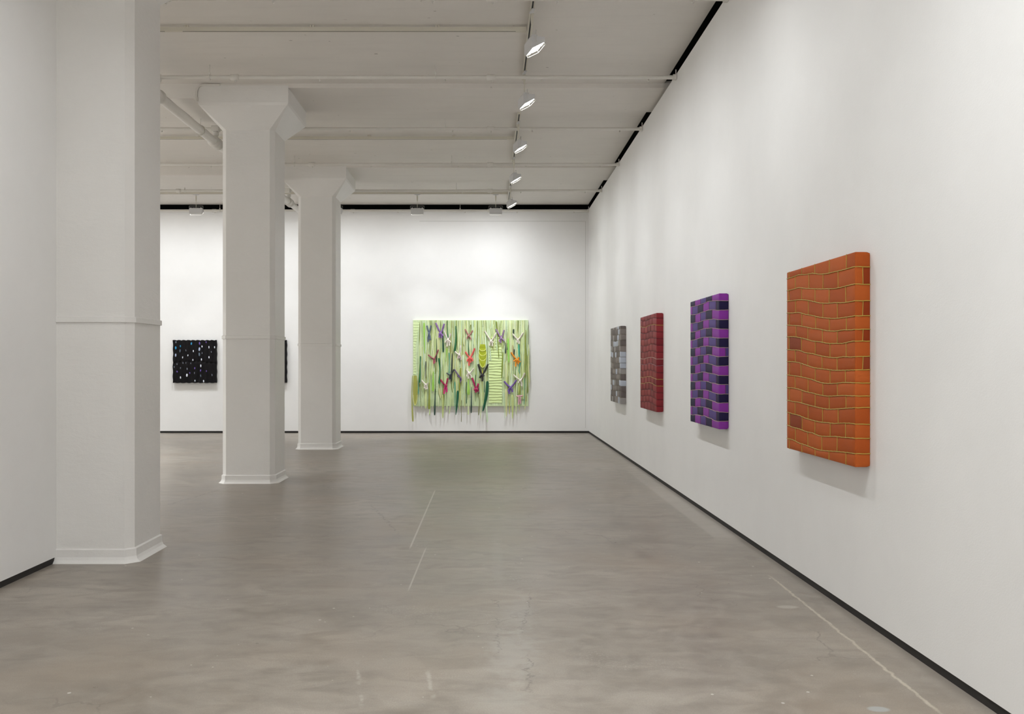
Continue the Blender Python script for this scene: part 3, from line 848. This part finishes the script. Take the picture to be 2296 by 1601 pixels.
colored = [
 ([(943,798.5),(942.5,825),(941,858)], 5, DG, 'dark green strip'), ([(939,857),(938,884)], 2.2, TL, None), ([(951,724),(952,777),(953,793)], 4, LM, 'lime strip'),
 ([(978.5,759),(979,785),(979,812)], 2.2, (40,68,50), None), ([(992.5,741),(993.5,765),(994,790)], 3.6, (8,66,48), None), ([(1003,718.6),(1003.5,740),(1004.5,758)], 3, (40,110,60), None),
 ([(1022,731),(1022.5,762),(1019.5,790)], 4.4, (0,94,50), 'dark green strip'), ([(1055.5,728),(1055,746)], 3, (118,130,24), None), ([(1050,762),(1050.5,780),(1052,799)], 2.4, MG, None),
 ([(1014,792),(1013,829),(1012,856)], 3, DK, 'near-black strip'), ([(1007,791),(1008,815),(1007,838)], 3, TL, 'teal strip'),
 ([(984,803),(986.5,830),(984.5,860)], 5.2, DG, 'dark green strip'), ([(985.5,855),(986,871)], 2.6, (30,110,70), None), ([(955,810),(955,848)], 2.2, (50,62,60), None),
 ([(1050,846),(1050.5,868),(1050.7,885)], 6.2, (160,206,92), 'lime leaf-shaped strip'), ([(1002,781),(1001,797),(1000,811)], 3, LM, None), ([(972,833),(971.5,858),(971,877)], 4.6, LM, None),
 ([(976,872),(975.5,900),(974.6,931)], 3.6, (10,60,46), 'dark green hanging strip'), ([(1057.4,867),(1057,895),(1056.4,926)], 3, (20,60,54), 'dark hanging strip'),
 ([(1093,854.7),(1092,875),(1089,895),(1082.7,922)], 6.6, (0,84,54), 'glossy dark green leaf-shaped strip'), ([(1086,854),(1086,880)], 2.6, (30,90,66), None),
 ([(1026.5,876),(1025,903),(1022,930)], 4.6, (0,90,60), 'dark green hanging strip'), ([(1020,856),(1020.5,885),(1020,919)], 2.6, (90,170,140), 'teal strip'),
 ([(1046.5,856),(1046,880),(1046,905)], 2.6, (0,84,54), None), ([(1035,897),(1034.6,920),(1034.4,946)], 2.0, (108,112,44), 'olive hanging strip'),
 ([(1072,881),(1075,899),(1073,931)], 3, (118,124,56), 'olive hanging strip'), ([(1073.8,867),(1073.5,884)], 2.4, DK, None), ([(1066,840),(1066,870),(1066,900)], 1.8, (20,96,62), None),
 ([(1113,721),(1115.5,755),(1118.5,802)], 3.4, (124,140,34), 'olive strip'), ([(1127.5,789),(1126,820),(1125,848)], 3, (132,150,48), 'olive strip'),
 ([(1151.5,738),(1151,762)], 3, (14,50,44), None), ([(1153,783),(1152,795)], 2.6, DK, None), ([(1133,768),(1133.5,780),(1133,793)], 3, (44,64,66), None), ([(1137,770),(1137.5,785)], 2.8, (48,66,68), None),
 ([(1163,772),(1164,798),(1166,815),(1163.5,830),(1165,838)], 3, (40,158,132), 'teal wavy strip'), ([(1139,759),(1139.5,785),(1141,813)], 4.2, (150,210,92), 'lime strip'),
 ([(1149,774),(1150,802),(1150,832)], 3, (178,168,124), None), ([(1175.5,848),(1176,880),(1174.7,907)], 2.4, (96,168,140), None), ([(1166,864),(1165,886)], 4, (136,152,62), None),
 ([(962,858.6),(962.5,888),(962,917)], 4.6, (136,146,52), 'olive hanging strip'), ([(942,860),(943,902)], 2.4, (120,128,60), None), ([(994.6,883),(993.8,916)], 2.2, (134,146,60), None),
 ([(1033,825),(1031,858),(1030,880)], 3, (140,150,50), None), ([(1013,720),(1011,790)], 2.5, (170,176,110), None)]
for pts, w, c, lab in colored: strip(pts, w*1.05, c, .030, .5, lab, rough=.35)
PALE = [(214,226,172), (206,220,158), (216,226,178), (202,219,160), (208,224,178), (194,208,136), (220,230,188), (204,208,150), (204,224,192)]
hang = [([(955.6,870),(955,895),(954.6,916)],5.2), ([(966,896),(964.5,915),(963,931)],4), ([(993.6,885),(993.2,912),(992.8,938)],5.2), ([(983,888),(983,914)],3.2), ([(1003,884),(1002.4,919)],3.4),
 ([(1011,890),(1010,908),(1007.4,928)],4), ([(1050.7,884),(1050.4,908),(1050,930)],3.8), ([(1080,880),(1079,910),(1077,940)],3.8), ([(1089.5,890),(1091,918),(1093,947)],4.2),
 ([(1031.5,876),(1031,900),(1030,919)],3.4), ([(1129.4,880),(1130.5,910),(1132.4,940)],3.2), ([(1135,873),(1135.4,900),(1135,934)],5.6), ([(1149,885),(1149.4,912),(1149,939)],5.6),
 ([(1158,888),(1157.6,910),(1157,930)],2.8), ([(1178,870),(1178,900),(1176.7,918)],3), ([(1162,890),(1163,905),(1165,921)],2), ([(970,895),(969.5,915)],2),
 ([(941,895),(939.5,914)],2.2), ([(946,895),(945.5,916)],1.8), ([(1015,880),(1015,912)],3), ([(1042,885),(1042,915)],2)]
for pts, w in hang: strip(pts, w, rg.choice(PALE), .020, .35)
strip([(1142,878),(1142.4,905),(1142,929)], 1.6, (196,196,90), .03, .6)
def randstrip():
    while True:
        x = rg.uniform(941, 1182); y0 = rg.choice([718.5, 718.5, rg.uniform(725, 800), rg.uniform(780, 850)])
        y1 = y0 + rg.uniform(50, 150); y1 = min(y1, rg.uniform(880, 912))
        if 1094 < x < 1128:
            if y0 > 740: continue
            y1 = min(y1, rg.uniform(770, 830))
        if y1 - y0 < 25: continue
        break
    dx = rg.uniform(-5, 5)
    return [(x, y0), (x + dx*.2 + rg.uniform(-1.6, 1.6), y0*.7 + y1*.3), (x + dx*.6 + rg.uniform(-1.6, 1.6), y0*.35 + y1*.65), (x + dx, y1)], rg.uniform(2.6, 5.4)
nst = len(colored) + len(hang) + 1
for k in range(98 - nst):
    pts, w = randstrip(); strip(pts, w, rg.choice(PALE), rg.uniform(.010, .022), .3)
mats = [fab(c) for c in PALE + [(170,178,110), (150,164,84), (128,146,72)]]  # last three olive tones carry the shade between strips
b = MB()
for k in range(90):      # olive underlayer, shade between the strips put into its colour
    pts, w = randstrip(); ribbon(b, pts, w*.6, .003, .003, .7, .5, len(mats) - 1 - k % 3, 1.2, k)
for k in range(150):
    pts, w = randstrip(); ribbon(b, pts, w*.72, rg.uniform(.006, .020), .005, .7, .3, rg.randrange(len(PALE)), 1.2, k)
for k in range(34):     # right-hand fringe and slim tails along the side
    x = rg.uniform(1168, 1187); y0 = rg.uniform(720, 800); y1 = y0 + rg.uniform(60, 110)
    ribbon(b, [(x, y0), (x + rg.uniform(-1, 2), (y0+y1)/2), (min(x + rg.uniform(-2, 3), 1188), y1)], rg.uniform(1.6, 3), rg.uniform(.01, .02), .004, .7, .3, rg.randrange(len(mats)), 1, k)
o = b.build('thin_fringe', mats, t, kind='stuff')
# draped pockets
def drape(x0, x1, y0, y1, c, rimc, folds, lab):
    b = MB(); N = 20; vs = []; fs = []; R_ = 14
    for j in range(R_+1):
        v = j/R_
        for i in range(N+1):
            u = i/N; s = (u-.5)*2
            x = (x0+x1)/2 + (x1-x0)/2*s*(.62 + .38*math.sin(PI*min(1, v*1.25)/2)) * (1 if v < .8 else math.sqrt(max(.05, 1-((v-.8)/.2)**2*.35)))
            sag = (1 - s*s)
            y = y0 + (y1-y0)*(v*(.66 + .34*math.sqrt(max(0, sag))))
            vs.append(gp(x, y, .034 + .02*sag*v + .006*math.sin(v*folds*2*PI)))
    for j in range(R_):
        for i in range(N):
            a = j*(N+1)+i; fs.append((a, a+N+1, a+N+2, a+1))
    b.add(vs, fs, 0, True)
    for r in ([R_] if folds < 2 else [4, 7, 10, R_]):
        b.tube([vs[r*(N+1)+i] for i in range(N+1)], .008, 6, 1)
    o = b.build('draped_fold', [fab(c, .35), fab(rimc, .4)], t, label=lab)
drape(1073.5, 1091, 772, 824, (160,172,34), (214,220,120), 4, 'yellow-green draped fold with pale edges')
drape(925.5, 937, 842, 908, (158,160,74), (212,214,140), 1, 'olive draped pocket with a pale rim')
strip([(925,842),(923.5,880),(924.5,915),(926,945)], 4.2, (170,172,92), .02, .6, 'long olive strip hanging at the left edge')
strip([(1082,820),(1082,850)], 3, (190,190,50), .03, .5)
# bows
def bow(c, arms, knot, tails, r=2.2, w=2.6, c2=None):
    b = MB()
    for a in arms:
        pts = [a, ((a[0]+knot[0])/2 + .3, (a[1]+knot[1])/2 + 1.2), knot]
        ribbon(b, pts, w*1.25, .034, .010, 1, .7, 0, 0)
    k = gp(knot[0], knot[1], .042)
    b.blob(k, r*.012, .016, r*.012, 0, 8, 6)
    for q in tails:
        dx, dy = q[0]-knot[0], q[1]-knot[1]
        pts = [knot, (knot[0]+dx*.6 + (1.2 if dx > 0 else -1.2)*.5, knot[1]+dy*.45), q]
        ribbon(b, pts, w*1.3, .036, .012, 1, .8, 1 if c2 else 0, 0)
    b.build('bow', [fab(c, .5), fab(c2 or c, .5)], t, label=None)
WH = (226, 218, 208)
bow((92,106,124), [(957.5,730),(966.5,730)], (962,748), [(960,767),(965,763),(962.5,760)])
bow((136,100,166), [(977,724),(996,726)], (988,748), [(985,757),(990.5,758),(993,753),(984,750)], w=2.8)
bow(WH, [(996,741.5),(1010.5,748)], (1004.5,762), [(998,768),(1003,777),(1008,775),(1010,768)])
bow((150,70,84), [(960,795.5),(983,784)], (973.6,805), [(973,816),(975,814)], w=2.4, c2=(182,98,112))
bow((170,112,110), [(1043,738),(1060,741)], (1051,753), [(1047.5,760),(1056,762)], w=2.4)
bow((222,98,92), [(1043.5,788.7),(1064.5,781)], (1054,803), [(1047.5,810),(1051.7,820),(1055,813),(1060,810),(1049,806),(1060,805)], r=2.6, w=3)
bow(WH, [(1020,788),(1033,774)], (1030,796), [(1027,804),(1034,807),(1030,803)], c2=(206,188,186))
bow(WH, [(1087,742),(1113,746)], (1101,765), [(1098,775),(1104,776),(1106,768)])
bow((150,122,160), [(1112,738),(1130,740)], (1124,759), [(1119.5,766),(1130.5,765),(1123,769)], w=2.8)
bow(WH, [(1149,748),(1173,746)], (1161,762), [(1160,768),(1164,771)])
bow((232,146,28), [(1145.5,790),(1164,801)], (1159,807), [(1152,810),(1156,822),(1162,816),(1166,812),(1164,804)], r=2.4, w=2.8)
bow((30,28,34), [(1072,816.5),(1094.5,816.5)], (1080.5,841.5), [(1076,848),(1081.6,855),(1086,843)], r=3, w=3)
bow(WH, [(1046,828),(1062.5,826)], (1052,837), [(1047,844),(1050.7,849),(1057,847)], r=3)
bow((166,20,84), [(1058.5,847),(1072.6,860)], (1068,873), [(1062,874),(1067,880),(1072,878),(1073,872)], r=2.8, w=3.4)
bow((160,24,76), [(987.6,851),(1004,848)], (999.7,865), [(996,882.8),(1001.6,879)], r=3, w=3, c2=(204,40,120))
bow(WH, [(945.4,852),(960,858)], (955,862.5), [(951.7,870),(958,872),(955,873)])
bow((112,84,156), [(1130,855),(1158,852)], (1144.6,869), [(1141.5,883),(1149,879),(1139.5,878)], w=3.2)
bow(WH, [(1151,840),(1176.6,836)], (1167,853), [(1162,858.6),(1169.6,866)], w=2.6)
bow((216,168,178), [(1158,887.5),(1172,886.7)], (1164.5,887), [(1163,907),(1167,904.6),(1164.5,900)], r=1.5, w=2.4)
bow((52,60,72), [(1001.5,836),(1018,828)], (1009.5,841), [(1008.5,851),(1010.5,850)], r=1.8, w=2.2)
bow((110,88,134), [(1019,828),(1026,842)], (1033,847), [(1032,858),(1034,854)], r=1.6, w=2.2)

# small white beam clamp boxes along the far pipe are part of it; faint panel joints on the far wall
b = MB()
b.box(gx(940), gx(1312), YB - .0012, YB + .001, gz(495.2), gz(494.6)); b.box(gx(1313.2), gx(1313.8), YB - .0012, YB + .001, gz(960), gz(494.6))
struct('trim_2', b, mat('wall joint line', rgb(176, 174, 170), .7), 'faint panel joint on the far wall')

# ------------------------------------------------------------------ world, camera, colour management
w = bpy.data.worlds.new('World'); bpy.context.scene.world = w; w.use_nodes = True
w.node_tree.nodes['Background'].inputs[0].default_value = (0, 0, 0, 1); w.node_tree.nodes['Background'].inputs[1].default_value = 0
cam = bpy.data.cameras.new('camera'); co = bpy.data.objects.new('camera', cam); C.objects.link(co)
co.location = (0, 0, EYE); co.rotation_euler = (PI/2, 0, 0)
cam.sensor_fit = 'HORIZONTAL'; cam.sensor_width = 36; cam.lens = 36*F/2296
cam.shift_x = (1148 - VX)/2296; cam.shift_y = (VY - 800.5)/2296
cam.clip_start = .05; cam.clip_end = 100
sc = bpy.context.scene; sc.camera = co
vs_ = sc.view_settings; vs_.view_transform = 'Standard'; vs_.look = 'None'; vs_.gamma = 1; vs_.use_curve_mapping = False
vs_.exposure = 0.38
sc.cycles.max_bounces = 12; sc.cycles.diffuse_bounces = 8; sc.cycles.glossy_bounces = 4
sc.cycles.use_denoising = True
sc.cycles.sample_clamp_indirect = 6
